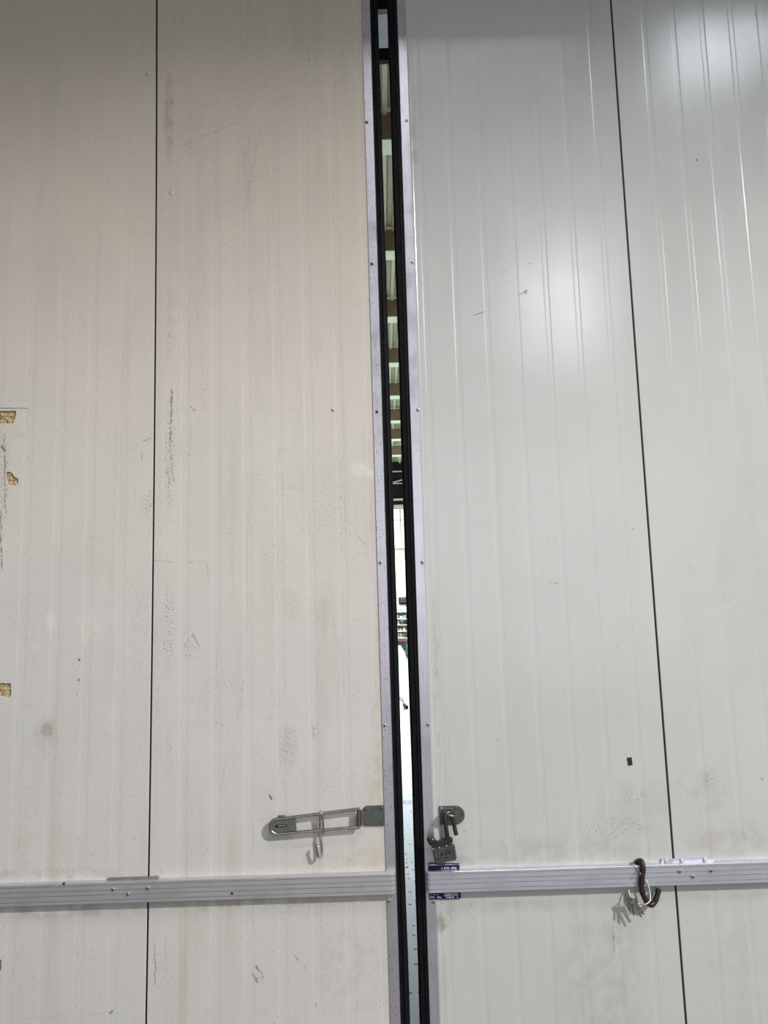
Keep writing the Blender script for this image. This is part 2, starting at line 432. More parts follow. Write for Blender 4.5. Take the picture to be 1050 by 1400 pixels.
# ------------------------------------------------------------------ doors
ZB, ZT = .03, 4.70
PITCH_R = .125
def bowz(z): return 1-((z-2.2)/2.3)**2
def ribs_profile(xa, xb, ribs, w, depth, sl):
    pts = [(xa, 0.0022), (xa+.0014, 0)]
    for r in sorted(ribs):
        if r-w/2-sl < xa+.01 or r+w/2+sl > xb-.01: continue
        pts += [(r-w/2-sl, 0), (r-w/2, depth), (r+w/2, depth), (r+w/2+sl, 0)]
    pts += [(xb-.0014, 0), (xb, 0.0022)]
    return pts
def panel_mesh(xa, xb, ribs, w, depth, sl, warp):
    pr = ribs_profile(xa, xb, ribs, w, depth, sl)
    rows = 13; mb = MB(); n = len(pr); vs = []
    ol = pr + [(xb, BACK), (xa, BACK)]; n = len(ol)
    for k in range(rows):
        z = ZB+(ZT-ZB)*k/(rows-1)
        for x, y in ol: vs.append((warp(x, z), y, z))
    fs = []
    for k in range(rows-1):
        for i in range(n):
            j = (i+1) % n; fs.append((k*n+i, k*n+j, (k+1)*n+j, (k+1)*n+i))
    fs += [tuple(reversed(range(n))), tuple((rows-1)*n+i for i in range(n))]
    return mb.add(vs, fs)
SL, SR = -.9035, 1.0565
def warpL(x, z): return x + .011*bowz(z)*min(1, max(0, (x-(-.02))/(SL+.02)))
TILT = .0025
def warpR(x, z): return x + TILT*(z-.75) - .006*bowz(z)*min(1, max(0, (x-.2)/(SR-.2)))
BRN = (.13, .10, .08); GRY = (.34, .32, .29); PALE = (.70, .68, .64); RUST = (.22, .15, .10)  # the pale tone is for light-coloured smears, patches and scratches
linesL = [(252, 198, 322, 167, .004, GRY, .75), (253, 162, 267, 158, .004, GRY, .7), (376, 138.6, 392, 133, .003, GRY, .6),
          (355, 181, 334, 291, .0025, GRY, .6), (427, 117, 439, 113, .003, GRY, .6), (423, 84, 421, 60, .0025, GRY, .4),
          (453, 560, 455, 563, .006, (.05, .04, .04), .9), (259, 769, 282, 767, .003, GRY, .7), (282, 768, 285, 795, .003, GRY, .7),
          (212, 766, 237, 769, .003, GRY, .7), (487, 730, 501, 748, .0035, GRY, .75), (470, 705, 479, 717, .0025, GRY, .6),
          (387, 667, 413, 668, .0025, GRY, .6), (380, 614, 395, 614, .0025, GRY, .6), (266, 416, 272, 442, .0025, GRY, .55),
          (339, 680, 338, 800, .0025, GRY, .6), (339, 800, 339, 862, .0025, GRY, .6), (334, 930, 324, 985, .0025, GRY, .5),
          (297, 862, 295, 992, .0025, GRY, .55), (309, 1036, 302, 1078, .0025, GRY, .5), (263, 865, 273, 886, .004, BRN, .6),
          (258, 870, 268, 888, .003, GRY, .7), (252, 880, 262, 900, .003, GRY, .6), (369, 1088, 371, 1093, .007, (.06, .05, .04), .9),
          (482, 927, 504, 911, .004, PALE, .7), (235, 533, 233, 610, .006, (.12, .09, .07), .8), (236, 536, 232, 552, .004, BRN, .7),
          (232, 612, 238, 660, .004, RUST, .6), (229, 640, 233, 690, .003, RUST, .55), (262, 556, 266, 562, .004, BRN, .8),
          (261, 578, 262, 614, .0025, GRY, .6), (245, 613, 262, 624, .003, GRY, .5), (426, 994, 430, 1006, .005, RUST, .6),
          (350, 1322, 357, 1330, .007, BRN, .75), (345, 1330, 351, 1342, .007, BRN, .75), (350, 1338, 360, 1334, .005, BRN, .7),
          (211, 1290, 212, 1345, .005, BRN, .6), (226, 1280, 225, 1330, .003, GRY, .5), (404, 1306, 408, 1312, .005, BRN, .6),
          (233, 258, 236, 268, .006, (.16, .14, .12), .7), (371, 1160, 450, 1153, .003, GRY, .5), (250, 30, 249, 22, .004, BRN, .6),
          (219, 1190, 221, 1196, .004, GRY, .6), (430, 1370, 433, 1376, .004, BRN, .5), (276, 480, 279, 560, .0022, GRY, .5)]
DIRT = (.24, .21, .17); YEL = (.56, .46, .30)
blotsL = [(394, 1022, .052, .115, DIRT, .95, 'speck'), (399, 831, .05, .09, DIRT, .55, 'speck'), (440, 838, .05, .09, DIRT, .55, 'speck'),
          (231, 150, .030, .28, (.30, .24, .19), .8, 'grit'), (231, 160, .028, .26, (.42, .35, .28), .5, 'cloud'), (231, 450, .022, .22, (.28, .22, .18), .6, 'grit'),
          (232, 620, .028, .30, (.24, .18, .14), .85, 'grit'), (230, 860, .035, .24, (.22, .18, .15), .65, 'grit'),
          (257, 880, .04, .12, GRY, .6, 'grit'), (232, 1030, .02, .16, GRY, .55, 'grit'), (434, 470, .035, .09, (.42, .32, .25), .5, 'grit'),
          (340, 230, .05, .25, GRY, .5, 'grit'), (440, 260, .1, .2, GRY, .35, 'grit'), (260, 190, .06, .12, GRY, .4, 'grit'),
          (455, 700, .12, .30, GRY, .4, 'grit'), (375, 760, .08, .2, GRY, .35, 'grit'), (491, 641, .052, .036, PALE, .9, 'plain'),
          (507, 648, .03, .022, PALE, .9, 'plain'), (432, 1000, .02, .04, RUST, .6, 'grit'), (512, 1070, .05, .22, YEL, .45, 'cloud'),
          (500, 1175, .10, .07, YEL, .5, 'cloud'), (440, 1182, .22, .05, (.50, .43, .33), .35, 'cloud'), (515, 1000, .03, .3, (.5, .44, .34), .35, 'cloud'),
          (520, 860, .02, .4, (.5, .44, .34), .4, 'cloud'), (300, 1235, .9, .035, (.36, .32, .26), .5, 'cloud'), (240, 560, .06, 1.0, PALE, .25, 'cloud'),
          (355, 1010, .10, .26, (.70, .69, .67), .35, 'cloud'), (480, 1330, .2, .2, (.50, .46, .40), .3, 'cloud'), (215, 900, .02, 1.6, GRY, .35, 'grit'),
          (300, 960, .12, .2, GRY, .3, 'grit'), (420, 1245, .3, .03, GRY, .35, 'grit')]
linesF = [(0, 559, 38, 558.5, .004, (.22, .19, .16), .92), (37, 560, 36, 582, .003, GRY, .6), (108, 903, 108.3, 904, .006, (.015, .012, .01), .95),
          (107.4, 929.6, 107.6, 930.4, .006, (.015, .012, .01), .95), (105.5, 946, 105, 953, .003, BRN, .6), (200.5, 101, 201, 103, .005, BRN, .9),
          (151, 1386, 154, 1381, .005, (.06, .05, .05), .92), (57, 918, 45, 900, .003, GRY, .4), (6, 592, 7, 700, .004, BRN, .8),
          (2, 610, 5, 616, .007, (.05, .05, .05), .9), (0, 700, 2, 780, .007, BRN, .75), (30, 1393, 170, 1383, .002, GRY, .45),
          (205, 600, 196, 602, .004, BRN, .6), (193, 618, 194, 630, .003, BRN, .6)]
blotsF = [(62, 1004, .062, .085, (.30, .28, .22), .85, 'speck'), (64, 998, .03, .04, (.34, .32, .26), .6, 'plain'),
          (6, 660, .020, .26, (.25, .23, .22), .8, 'grit'), (5, 640, .035, .3, (.36, .33, .32), .5, 'grit'),
          (70, 850, .025, .06, PALE, .8, 'plain'), (125, 862, .07, .08, PALE, .5, 'cloud'), (60, 885, .14, .03, PALE, .5, 'cloud'),
          (115, 840, .05, .10, PALE, .5, 'cloud'), (28, 590, .05, .04, GRY, .25, 'cloud'), (120, 950, .08, .15, (.62, .57, .52), .4, 'cloud'),
          (150, 980, .06, .1, PALE, .35, 'cloud'), (203, 690, .04, .09, BRN, .5, 'grit'), (90, 1245, .5, .035, (.36, .33, .27), .5, 'cloud'),
          (190, 850, .05, .3, GRY, .4, 'grit'), (35, 1150, .2, .05, (.62, .57, .46), .35, 'cloud'), (60, 1196, .4, .03, (.45, .42, .36), .5, 'cloud')]
linesR = [(719, 399, 712, 402, .004, BRN, .9), (718, 398, 720.5, 397.5, .007, (.10, .09, .09), .92), (703, 406, 712, 402, .003, GRY, .8),
          (647, 431, 661, 425.5, .0035, (.20, .18, .16), .92), (720, 362, 727, 360, .003, BRN, .85), (687, 372, 694, 370.5, .003, GRY, .8),
          (652, 381, 658, 381, .003, GRY, .7), (749, 797.5, 765, 796.5, .005, (.36, .34, .33), .75), (864, 723.6, 867, 723.6, .003, BRN, .92),
          (600, 1000, 602, 1090, .004, (.42, .36, .26), .6), (594, 850, 597, 925, .005, (.40, .36, .28), .6), (680, 1010, 681, 1012, .003, BRN, .8),
          (613, 1136, 614, 1140, .003, BRN, .7), (634, 1137, 636, 1136, .003, BRN, .7), (843, 886, 844, 884, .003, BRN, .7),
          (640, 1230, 645, 1241, .003, GRY, .6), (795, 1290, 797, 1330, .004, (.38, .34, .28), .5), (838, 1280, 840, 1300, .005, BRN, .6),
          (600, 1090, 604, 1180, .003, (.40, .36, .28), .5), (612, 985, 614, 1040, .0025, GRY, .4)]
blotsR = [(603, 1266, .035, .05, (.18, .17, .15), .7, 'cloud'), (610, 1250, .05, .10, GRY, .45, 'cloud'), (604, 1320, .03, .3, (.48, .44, .36), .4, 'cloud'),
          (880, 1100, .22, .16, (.48, .44, .39), .35, 'cloud'), (760, 1165, .6, .08, (.44, .42, .38), .45, 'cloud'), (870, 1090, .06, .05, BRN, .35, 'grit'),
          (640, 1175, .10, .03, (.36, .37, .34), .5, 'cloud'), (820, 1340, .2, .4, (.44, .41, .36), .35, 'cloud'), (596, 900, .02, .4, (.48, .43, .32), .5, 'cloud'),
          (845, 1130, .2, .06, BRN, .35, 'grit'), (560, 200, .05, .2, (.35, .26, .2), .35, 'cloud'), (720, 940, .2, .2, (.58, .58, .55), .3, 'cloud'),
          (850, 1290, .12, .3, GRY, .25, 'grit'), (700, 1240, .5, .03, GRY, .2, 'cloud'), (842, 1262, .03, .12, (.40, .38, .35), .35, 'cloud')]
linesQ = [(952, 218.5, 952.4, 219.5, .005, (.05, .05, .05), .95), (1025, 876, 1032, 872, .003, GRY, .8), (1016, 770, 1017, 771, .003, BRN, .8),
          (900, 1010, 902, 1012, .003, BRN, .7), (1041, 1064, 1042, 1066, .005, BRN, .8), (1030, 10, 1034, 22, .004, BRN, .6),
          (1020, 1290, 1021, 1293, .004, BRN, .7)]
blotsQ = [(992, 790, .05, .22, (.55, .50, .45), .4, 'cloud'), (950, 830, .06, .3, (.58, .54, .49), .4, 'cloud'), (1040, 800, .05, .2, (.55, .51, .46), .35, 'cloud'),
          (960, 1080, .14, .12, (.48, .44, .38), .4, 'cloud'), (1000, 1150, .25, .1, (.46, .43, .38), .5, 'cloud'), (1015, 1145, .04, .03, BRN, .35, 'grit'),
          (1000, 1320, .2, .3, (.50, .48, .43), .3, 'cloud'), (970, 1070, .05, .05, BRN, .4, 'grit'), (990, 1222, .3, .03, GRY, .22, 'cloud')]
OL = Vector((-.95, 0, 0)); OR = Vector((1.1, 0, 0))
BL = (.652, .638, .612); BRc = (.588, .594, .585)
M_pF = panel_material('dirty_cream_sheet_far', OL, BL, .42, linesF, blotsF, .42, .12, .45, (.66, .585, .50))
M_pL = panel_material('dirty_cream_sheet', OL, BL, .42, linesL, blotsL, 0.62, .15, .45, (.66, .585, .50))
M_pR = panel_material('glossy_cream_sheet', OR, BRc, .19, linesR, blotsR, .06, .05, .6)
M_pQ = panel_material('glossy_cream_sheet_far', OR, BRc, .20, linesQ, blotsQ, .08, .06, .6)

door1 = struct('door_1', OL); door2 = struct('door_2', OR)
G = .0035
ribsL = [SL+PITCH_R*k for k in range(1, 9)]; ribsF = [SL-PITCH_R*k for k in range(1, 9)]
ribsR = [SR-.10-PITCH_R*k for k in range(0, 8)]; ribsQ = [SR+.135+PITCH_R*k for k in range(0, 8)]
pF = obj('panel', panel_mesh(SL-1.0, SL-G, ribsF, .022, .0005, .010, warpL), M_pF, door1)
pL = obj('panel', panel_mesh(SL+G, DL-.002, ribsL, .022, .0006, .010, warpL), M_pL, door1)
pR = obj('panel', panel_mesh(DR+.002, SR-G, ribsR, .015, .00048, .005, warpR), M_pR, door2)
pQ = obj('panel', panel_mesh(SR+G, SR+1.0, ribsQ, .015, .00048, .005, warpR), M_pQ, door2)
for (s, wf, dr) in ((SL, warpL, door1), (SR, warpR, door2)):
    mb = MB(); n = 13
    for k in range(n-1):
        za, zb = ZB+(ZT-ZB)*k/(n-1), ZB+(ZT-ZB)*(k+1)/(n-1)
        xa, xb = wf(s, za), wf(s, zb); w = G-.0001
        vs = [(xa-w, .005, za), (xa+w, .005, za), (xb+w, .005, zb), (xb-w, .005, zb), (xa-w, .07, za), (xa+w, .07, za), (xb+w, .07, zb), (xb-w, .07, zb)]
        mb.add(vs, [(0, 1, 2, 3), (4, 7, 6, 5), (0, 3, 7, 4), (1, 5, 6, 2)])
    obj('seam_strip', mb, M_seam, dr)

# torn holes in the far left sheet with yellow insulation inside
def tear(pxs, jag=.0012, depth=.010):
    P = [at(x, y) for x, y in pxs]; out = []
    for i in range(len(P)):
        a, b = P[i], P[(i+1) % len(P)]; L = (b-a).length; n = max(1, int(L/.006))
        for k in range(n):
            q = a+(b-a)*(k/n); out.append((q.x+random.uniform(-jag, jag), q.z+random.uniform(-jag, jag)))
    return out
holes = [tear([(-12, 562), (22.3, 561.5), (21.8, 568), (20, 573), (18.5, 578.5), (-12, 578.5)]),
         tear([(8.5, 645.5), (13, 645), (17, 647.5), (20.5, 652), (25.3, 655), (24.7, 660.5), (21.5, 663.5), (13, 662.5), (9.5, 659)]),
         tear([(-12, 933), (15.2, 934.5), (15, 951), (11.5, 954.5), (4, 951.5), (-12, 951)]),
         tear([(-10, 1311), (1.6, 1311.5), (1.8, 1327), (-10, 1328)])]
cut = MB()
for ol in holes: cut.prism_xz(ol, -.02, .012)
co = obj('tear_cutter', cut, M_foam)
md = pF.modifiers.new('tear', 'BOOLEAN'); md.operation = 'DIFFERENCE'; md.object = co; md.solver = 'EXACT'
co.location = (0, 0, 0)
bpy.context.view_layer.update()
nm = bpy.data.meshes.new_from_object(pF.evaluated_get(bpy.context.evaluated_depsgraph_get()))
pF.modifiers.clear(); pF.data = nm; nm.name = 'panel'
bpy.data.objects.remove(co, do_unlink=True)
for ol in holes:
    n = len(ol); cx = sum(p[0] for p in ol)/n; cz = sum(p[1] for p in ol)/n
    vs = []; rings = (1.0, .8, .55, .28)
    for k, s in enumerate(rings):
        for x, z in ol: vs.append((cx+(x-cx)*s, .0115 if k == 0 else random.uniform(.003, .010), cz+(z-cz)*s))
    vs.append((cx, .006, cz)); fs = []
    for k in range(len(rings)-1):
        for i in range(n):
            j = (i+1) % n; fs.append((k*n+i, k*n+j, (k+1)*n+j, (k+1)*n+i))
    L = (len(rings)-1)*n
    for i in range(n): fs.append((L+i, L+(i+1) % n, len(vs)-1))
    obj('insulation', MB().add(vs, fs), M_foam, pF)

# dents in the near left sheet
for (px, py, r, nm_) in ((423.5, 81, .011, 'dent'), (233.5, 264, .013, 'dent')):
    p = at(px, py); mb = MB(); prof = [(r*k/5, -.0032*(math.cos(k/5*PI)+1)/2) for k in range(0, 6)]
    mb.lathe_y((p.x, .0, p.z), prof[1:]+[(r*1.02, .0004)], 12)
    obj(nm_, mb, M_pL, door1)
for i_, (px, py, r) in enumerate(((719, 400, .006),)):
    p = at(px, py); mb = MB(); prof = [(r*k/5, -.0025*(math.cos(k/5*PI)+1)/2) for k in range(0, 6)]
    mb.lathe_y((p.x, .0, p.z), prof[1:]+[(r*1.02, .0004)], 12)
    obj('dent', mb, M_pR, door2)

# edge trims (L section of aluminium) and gaskets
def trim_mesh(xa, xb, xr, side):
    """face from xa to xb, return flange along the door end at xr"""
    mb = MB(); z0, z1 = ZB, ZT; t = .0022
    f = -.0035
    if side < 0: ol = [(xa, .0), (xa, f+.001), (xa+.001, f), (xb-.002, f), (xb, f+.002), (xb, BACK), (xb-t, BACK), (xb-t, .0)]
    else: ol = [(xb, .0), (xb, f+.001), (xb-.001, f), (xa+.002, f), (xa, f+.002), (xa, BACK), (xa+t, BACK), (xa+t, .0)]
    n = len(ol); rows = 3; vs = []
    for k in range(rows):
        z = z0+(z1-z0)*k/(rows-1); sh = TILT*(z-.75) if side > 0 else 0
        vs += [(x+sh, y, z) for x, y in ol]
    fs = []
    for k in range(rows-1):
        for i in range(n):
            j = (i+1) % n; fs.append((k*n+i, k*n+j, (k+1)*n+j, (k+1)*n+i))
    fs += [tuple(range(n)), tuple((rows-1)*n+i for i in range(n))]
    return mb.add(vs, fs)
tL = obj('edge_trim', trim_mesh(-.0165, DL, DL, -1), M_trim_l, door1)
tR = obj('edge_trim', trim_mesh(DR, .1645, DR, 1), M_trim_r, door2)
# thin fold along the right trim's outer side
mb = MB(); vs = []
for z in (ZB, ZT):
    sh = TILT*(z-.75)
    vs += [(.166+sh, -.0005, z), (.172+sh, -.0012, z), (.176+sh, 0.0005, z)]
mb.add(vs, [(0, 1, 4, 3), (1, 2, 5, 4)])
obj('trim_fold', mb, M_pR, door2)

def gasket(xa, xb, seed, flip, tilt):
    """rubber bulb seal: solid section with a rounded nose towards the gap and a shallow groove"""
    rows = 60; mb = MB(); vs = []
    w = xb-xa
    sec = [(0, .004), (.30, .002), (.36, .006), (.44, .006), (.50, .001), (.80, .003), (.95, .012), (1.0, .026), (.97, .044), (.85, .056), (.6, .06), (0, .06)]
    n = len(sec)
    for k in range(rows):
        z = ZB+(ZT-ZB)*k/(rows-1)
        wv = (mnoise.noise(Vector((z*1.7, seed, 0)))*.0022 + mnoise.noise(Vector((z*6, seed+5, 0)))*.0006)
        for u, y in sec:
            if not flip: x = xa+w*u+wv*u
            else: x = xb-w*u-wv*u
            vs.append((x+tilt*(z-.75)*(1-u if flip else 0)+(0 if not flip else tilt*.6*(z-.75)*u), y, z))
    fs = []
    for k in range(rows-1):
        for i in range(n):
            j = (i+1) % n; fs.append((k*n+i, k*n+j, (k+1)*n+j, (k+1)*n+i))
    fs += [tuple(range(n)), tuple((rows-1)*n+i for i in range(n))]
    return mb.add(vs, fs, False)
obj('gasket', gasket(DL, .0545, 1.0, False, 0), M_rubber, door1)
obj('gasket', gasket(.0905, DR, 9.0, True, TILT*.8), M_rubber, door2)

def screw_mb(p, r=.0075, h=.004):
    """pan head with a hollow drive"""
    return MB().lathe_y((p.x, p.y, p.z), [(r, 0), (r, -h*.35), (r*.8, -h*.85), (r*.52, -h), (r*.44, -h*.98), (r*.36, -h*.35)], 12)
def screws(pxs, Y, mat, parent, r=.0075, recess=True):
    src = None; rec = None
    for px, py in pxs:
        p = at(px, py, Y)
        if src is None:
            src = obj('screw', screw_mb(p, r), mat, parent, p); first = src
            src.data.materials.append(M_recess_shade)        # near-black colour stands in for shade in the hollow drive
            for f in src.data.polygons:
                if math.hypot(f.center.x, f.center.z) < r*.42 and f.center.y < -.0005: f.material_index = 1
        else:
            first = copy_part(src, parent, p)
screws([(501.5, 167.5), (508.5, 361), (515.5, 563)], -.0035, M_screw_dark, tL, .0068)
screws([(520, 769), (526, 992), (532, 1232)], -.0035, M_screw, tL, .0072)
screws([(556, 165), (564, 358.5), (571.5, 560.5), (577.5, 769), (585, 991), (592.5, 1233)], -.0035, M_screw, tR, .0072)

# rails: grooved aluminium channel with a rounded end
RZ0, RZ1, RY = .6385, .711, -.032
def rail_mesh(x_far, x_end, dirn):
    """plan outline (x along the rail, y out of the door) stacked through the height; grooves pull it in"""
    R = .016
    H = RZ1-RZ0; lv = [(RZ0, .0012), (RZ0+.0012, 0)]
    for fr in (.17, .42, .64, .88):
        z = RZ0+H*fr; lv += [(z-.0015, 0), (z-.0011, .0040), (z+.0009, .0040), (z+.0013, 0)]
    lv += [(RZ1-.0012, 0), (RZ1, .0012)]
    plan = []
    for k in range(9):
        a = PI/2*k/8; plan.append((R*(1-math.sin(a)), R*(1-math.cos(a))))     # from the front face round to the end
    mb = MB(); vs = []; n = len(plan)+3
    for z, ins in lv:
        ring = [(x_far, RY+ins)]
        for dx, dy in plan[::-1] if False else plan:
            # dx: distance back from the end face, dy: distance behind the front
            nx = math.cos(0); ring.append((x_end-dirn*(dx+ins*(1-dx/R)), RY+dy+ins*(1-dy/R)))
        ring += [(x_end-dirn*ins, -.0005), (x_far, -.0005)]
        vs += [(x, y, z) for x, y in ring]
    n = len(vs)//len(lv); fs = []
    for k in range(len(lv)-1):
        for i in range(n):
            j = (i+1) % n; fs.append((k*n+i, k*n+j, (k+1)*n+j, (k+1)*n+i))
    fs += [tuple(range(n)), tuple((len(lv)-1)*n+i for i in range(n))]
    return mb.add(vs, fs)
railL = obj('rail', rail_mesh(-1.90, DL-.001, 1), M_rail_left, door1)
railR = obj('rail', rail_mesh(2.05, DR+.0015, -1), M_rail, door2)
screws([(154.5, 1216), (202, 1214.5), (175, 1222.5)], RY, M_screw, railL, .0072)
screws([(87.5, 1208), (317.5, 1221)], RY+.0012, M_screw_dark, railL, .0055)
screws([(929, 1191.5), (972, 1190.5), (947, 1198.5)], RY, M_screw, railR, .0075)
# splice plates that stick up behind the rails
p0, p1 = at(148, 1199), at(218, 1197)
spl = obj('splice_plate', MB().box(p0.x, p1.x, -.012, -.0005, RZ1-.05, RZ1+.0085, .002), M_splice, railL)
q0, q1 = at(903, 1178), at(975, 1172)
spr = obj('splice_plate', MB().box(q0.x, q1.x, -.007, -.0005, RZ1-.05, RZ1+.013, .002), M_rail, railR)
for px in (911, 932, 964):
    p = at(px, 1176, -.012); obj('plate_nut', MB().lathe_y((p.x, -.007, RZ1+.006), [(.006, 0), (.006, -.004), (.004, -.005)], 8), M_screw, spr)
obj('plate_slot', MB().box(q0.x+.015, q0.x+.045, -.010, -.0072, RZ1+.004, RZ1+.009), M_screw, spr)

# ------------------------------------------------------------------ hasp on the left door
c = at(510.5, 1115)
hasp = thing('hasp_latch', 'long stainless steel hasp lying open on the left door, above the aluminium rail', 'latch', (c.x, 0, c.z))
a0 = at(495, 1103); a1 = at(526, 1128)
zt, zb_, xl, xr = at(510, 1101).z, at(510, 1128.5).z, at(494.5, 1115).x, at(525.8, 1115).x
ol = [(xl, zb_+.020), (xl+.004, zb_+.010), (xl+.014, zb_+.001), (xl+.020, zb_), (xr, zb_), (xr, zt), (xl+.022, zt), (xl+.012, zt-.003), (xl+.003, zt-.014), (xl, zt-.022)]
pl = obj('mounting_plate', MB().prism_xz(ol, -.0065, -.0005, .001), M_plate, hasp)
for px, py in ((500, 1106.3), (522, 1105.5), (500.8, 1126), (522.3, 1125.5)):
    p = at(px, py, -.0065); obj('screw', screw_mb(p, .0062, .003), M_screw_dark, pl, p)
RY2 = -.022
u0p, u1p = at(492, 1105.8, RY2), at(492, 1130.8, RY2); v0p, v1p = at(379, 1120, RY2), at(379, 1140.3, RY2)
mid = (v0p+v1p)/2; rr = (v0p-v1p).length/2; tdir = (u0p-v0p).normalized(); ndir = Vector((-tdir.z, 0, tdir.x))
loop = [u0p]+[u0p+(v0p-u0p)*k/6 for k in range(1, 6)]
loop += [mid+(ndir*math.cos(a)-tdir*math.sin(a))*rr for a in [PI*k/14 for k in range(15)]]
loop += [v1p+(u1p-v1p)*k/6 for k in range(1, 6)]+[u1p]
obj('wire_loop', MB().tube(loop, .0062, 12), M_steel, hasp)
# knuckle that carries the loop on the plate
ks = at(489.5, 1118, RY2)
obj('hinge_bar', MB().tube([at(490.5, 1106.5, RY2), at(490, 1130, RY2)], .0078, 10), M_bar, hasp)
obj('hinge_knuckle', MB().tube([at(494.5, 1109, -.012), at(494.8, 1127.5, -.012)], .0085, 10), M_plate, hasp)
# slotted end plate inside the round end
def slot_plate():
    L = .070; mb = MB(); h = rr-.005
    outer = [mid+tdir*L+ndir*h]+[mid+(ndir*math.cos(a)-tdir*math.sin(a))*h for a in [PI*k/12 for k in range(13)]]+[mid+tdir*L-ndir*h]
    # a slot: ring of the same number of points
    sc_ = mid+tdir*.014+ndir*.001; hw, hh = .021, .0055; n = len(outer); inner = []
    for p in outer:
        d = p-sc_; ax, az = d.dot(tdir), d.dot(ndir)
        an = math.atan2(az/1.6, ax); k = 1/max(abs(math.cos(an))/hw, abs(math.sin(an))/hh)
        inner.append(sc_+tdir*(math.cos(an)*k)+ndir*(math.sin(an)*k))
    vs = []
    for y in (RY2-.003, RY2+.004):
        vs += [(p.x, y, p.z) for p in outer]+[(p.x, y, p.z) for p in inner]
    fs = []
    for i in range(n):
        j = (i+1) % n
        fs += [(i, j, n+j, n+i), (2*n+i, 3*n+i, 3*n+j, 2*n+j), (i, 2*n+i, 2*n+j, j), (n+i, n+j, 3*n+j, 3*n+i)]
    return mb.add(vs, fs), sc_, hw, hh
spm, sc_, hw, hh = slot_plate()
ep = obj('end_plate', spm, M_plate_dark, hasp)
obj('slot_pin', MB().tube([sc_-tdir*.012+Vector((0, .002, 0)), sc_+tdir*.018+Vector((0, .002, 0))], .0042, 10), M_steel, ep)
s0 = sc_+Vector((0, .009, 0))
mb = MB(); vs = [s0+tdir*(a*hw*1.1)+ndir*(b*hh*1.2)+Vector((0, y, 0)) for y in (0, .002) for a, b in ((-1, -1), (1, -1), (1, 1), (-1, 1))]
mb.add(vs, [(0, 1, 2, 3), (4, 7, 6, 5), (0, 4, 5, 1), (1, 5, 6, 2), (2, 6, 7, 3), (3, 7, 4, 0)])
obj('slot_shade', mb, M_recess_shade, ep)  # dark sheet added in place of the shade behind the slot
e0, e1 = at(379.5, 1117, RY2), at(390, 1116, RY2)
mb = MB().box(e0.x, e1.x, RY2-.004, RY2+.006, e0.z-.012, e0.z+.005, .0015); obj('thumb_tab', mb, M_plate_dark, hasp)

# ------------------------------------------------------------------ wire hook over the hasp
h0 = at(437.5, 1110, -.03)
hook = thing('wire_hook', 'small bright wire hook hanging from the steel hasp on the left door', 'hook', (h0.x, -.022, h0.z))
strap = [at(438.2, 1111.5, -.014), at(438.6, 1109.5, -.018), at(439, 1108.8, -.024), at(439.3, 1109.8, -.030), at(440, 1113, -.032), at(441.4, 1123, -.032), at(442, 1133, -.031), at(442.2, 1140, -.029)]
mb = MB(); vs = []; 
for i, p in enumerate(strap):
    w = .0042 if 0 < i < len(strap)-1 else .0036
    nrm = (Vector(strap[min(i+1, len(strap)-1)])-Vector(strap[max(i-1, 0)])).normalized().cross(Vector((1, 0, 0)))*.0016
    for sx, sn in ((-1, -1), (1, -1), (1, 1), (-1, 1)): vs.append(Vector(p)+Vector((sx*w, 0, 0))+nrm*sn)
fs = [(0, 1, 2, 3), tuple(len(vs)-4+i for i in (3, 2, 1, 0))]
for i in range(len(strap)-1):
    for k in range(4):
        j = (k+1) % 4; fs.append((i*4+k, i*4+j, (i+1)*4+j, (i+1)*4+k))
obj('strap', mb.add(vs, fs), M_wire, hook)
hp = [at(437.6, 1112, -.013), at(437.4, 1125, -.0125), at(437.3, 1137, -.013), at(438.2, 1146, -.020), at(439.6, 1156, -.022), at(440, 1165, -.022), at(439.6, 1169.5, -.024), at(438.3, 1172, -.026), at(436.5, 1172.4, -.027), at(435, 1170.5, -.028), at(434, 1166, -.029), at(432.8, 1160, -.030), at(432.6, 1157, -.031), at(433.4, 1155.6, -.031), at(434.6, 1157.5, -.031)]
obj('hook_wire', MB().tube(hp, .0046, 10), M_wire, hook)

# ------------------------------------------------------------------ staple plate on the right door
c = at(612, 1114)
stp = thing('staple_plate', 'green-grey staple plate with one rounded end, screwed to the right door', 'latch', (c.x, 0, c.z))
xl = at(600.8, 1114).x; zt = at(610, 1101.5).z; zb_ = at(610, 1127).z
xc = at(623, 1114).x; R_ = (zt-zb_)/2; zc = (zt+zb_)/2
ol = [(xl, zb_), (xc, zb_)]+arc((xc, zc), R_, -PI/2, PI/2, 14)[1:-1]+[(xc, zt), (xl, zt)]
pl = obj('plate', MB().prism_xz(ol, -.006, -.0005, .001), M_plate, stp)
for px, py in ((603.5, 1105.3), (623.5, 1105.3), (604, 1124.5), (624, 1124)):
    p = at(px, py, -.006); obj('screw', screw_mb(p, .0058, .003), M_screw if px < 603.9 else M_screw_dark, pl, p)
# the staple: a square bridge standing out of the plate
sx, sz = at(613, 1113, -.02).x, at(613, 1111, -.02).z
obj('staple_base', MB().box(at(604.5, 1113).x, at(621, 1113).x, -.010, -.006, at(613, 1125.5).z, at(613, 1104).z, .004), M_staple, stp)
st = [Vector((at(607.5, 1110).x, -.008, sz+.001)), Vector((at(607.5, 1110).x, -.030, sz)), Vector((at(608.5, 1110).x, -.040, sz-.001)), Vector((at(611, 1110).x, -.044, sz-.002)),
      Vector((at(617, 1110).x, -.044, sz-.008)), Vector((at(619.5, 1110).x, -.040, sz-.010)), Vector((at(620.5, 1110).x, -.030, sz-.010)), Vector((at(620.5, 1110).x, -.008, sz-.010))]
obj('staple_loop', MB().tube(st, .0062, 10), M_staple, stp)

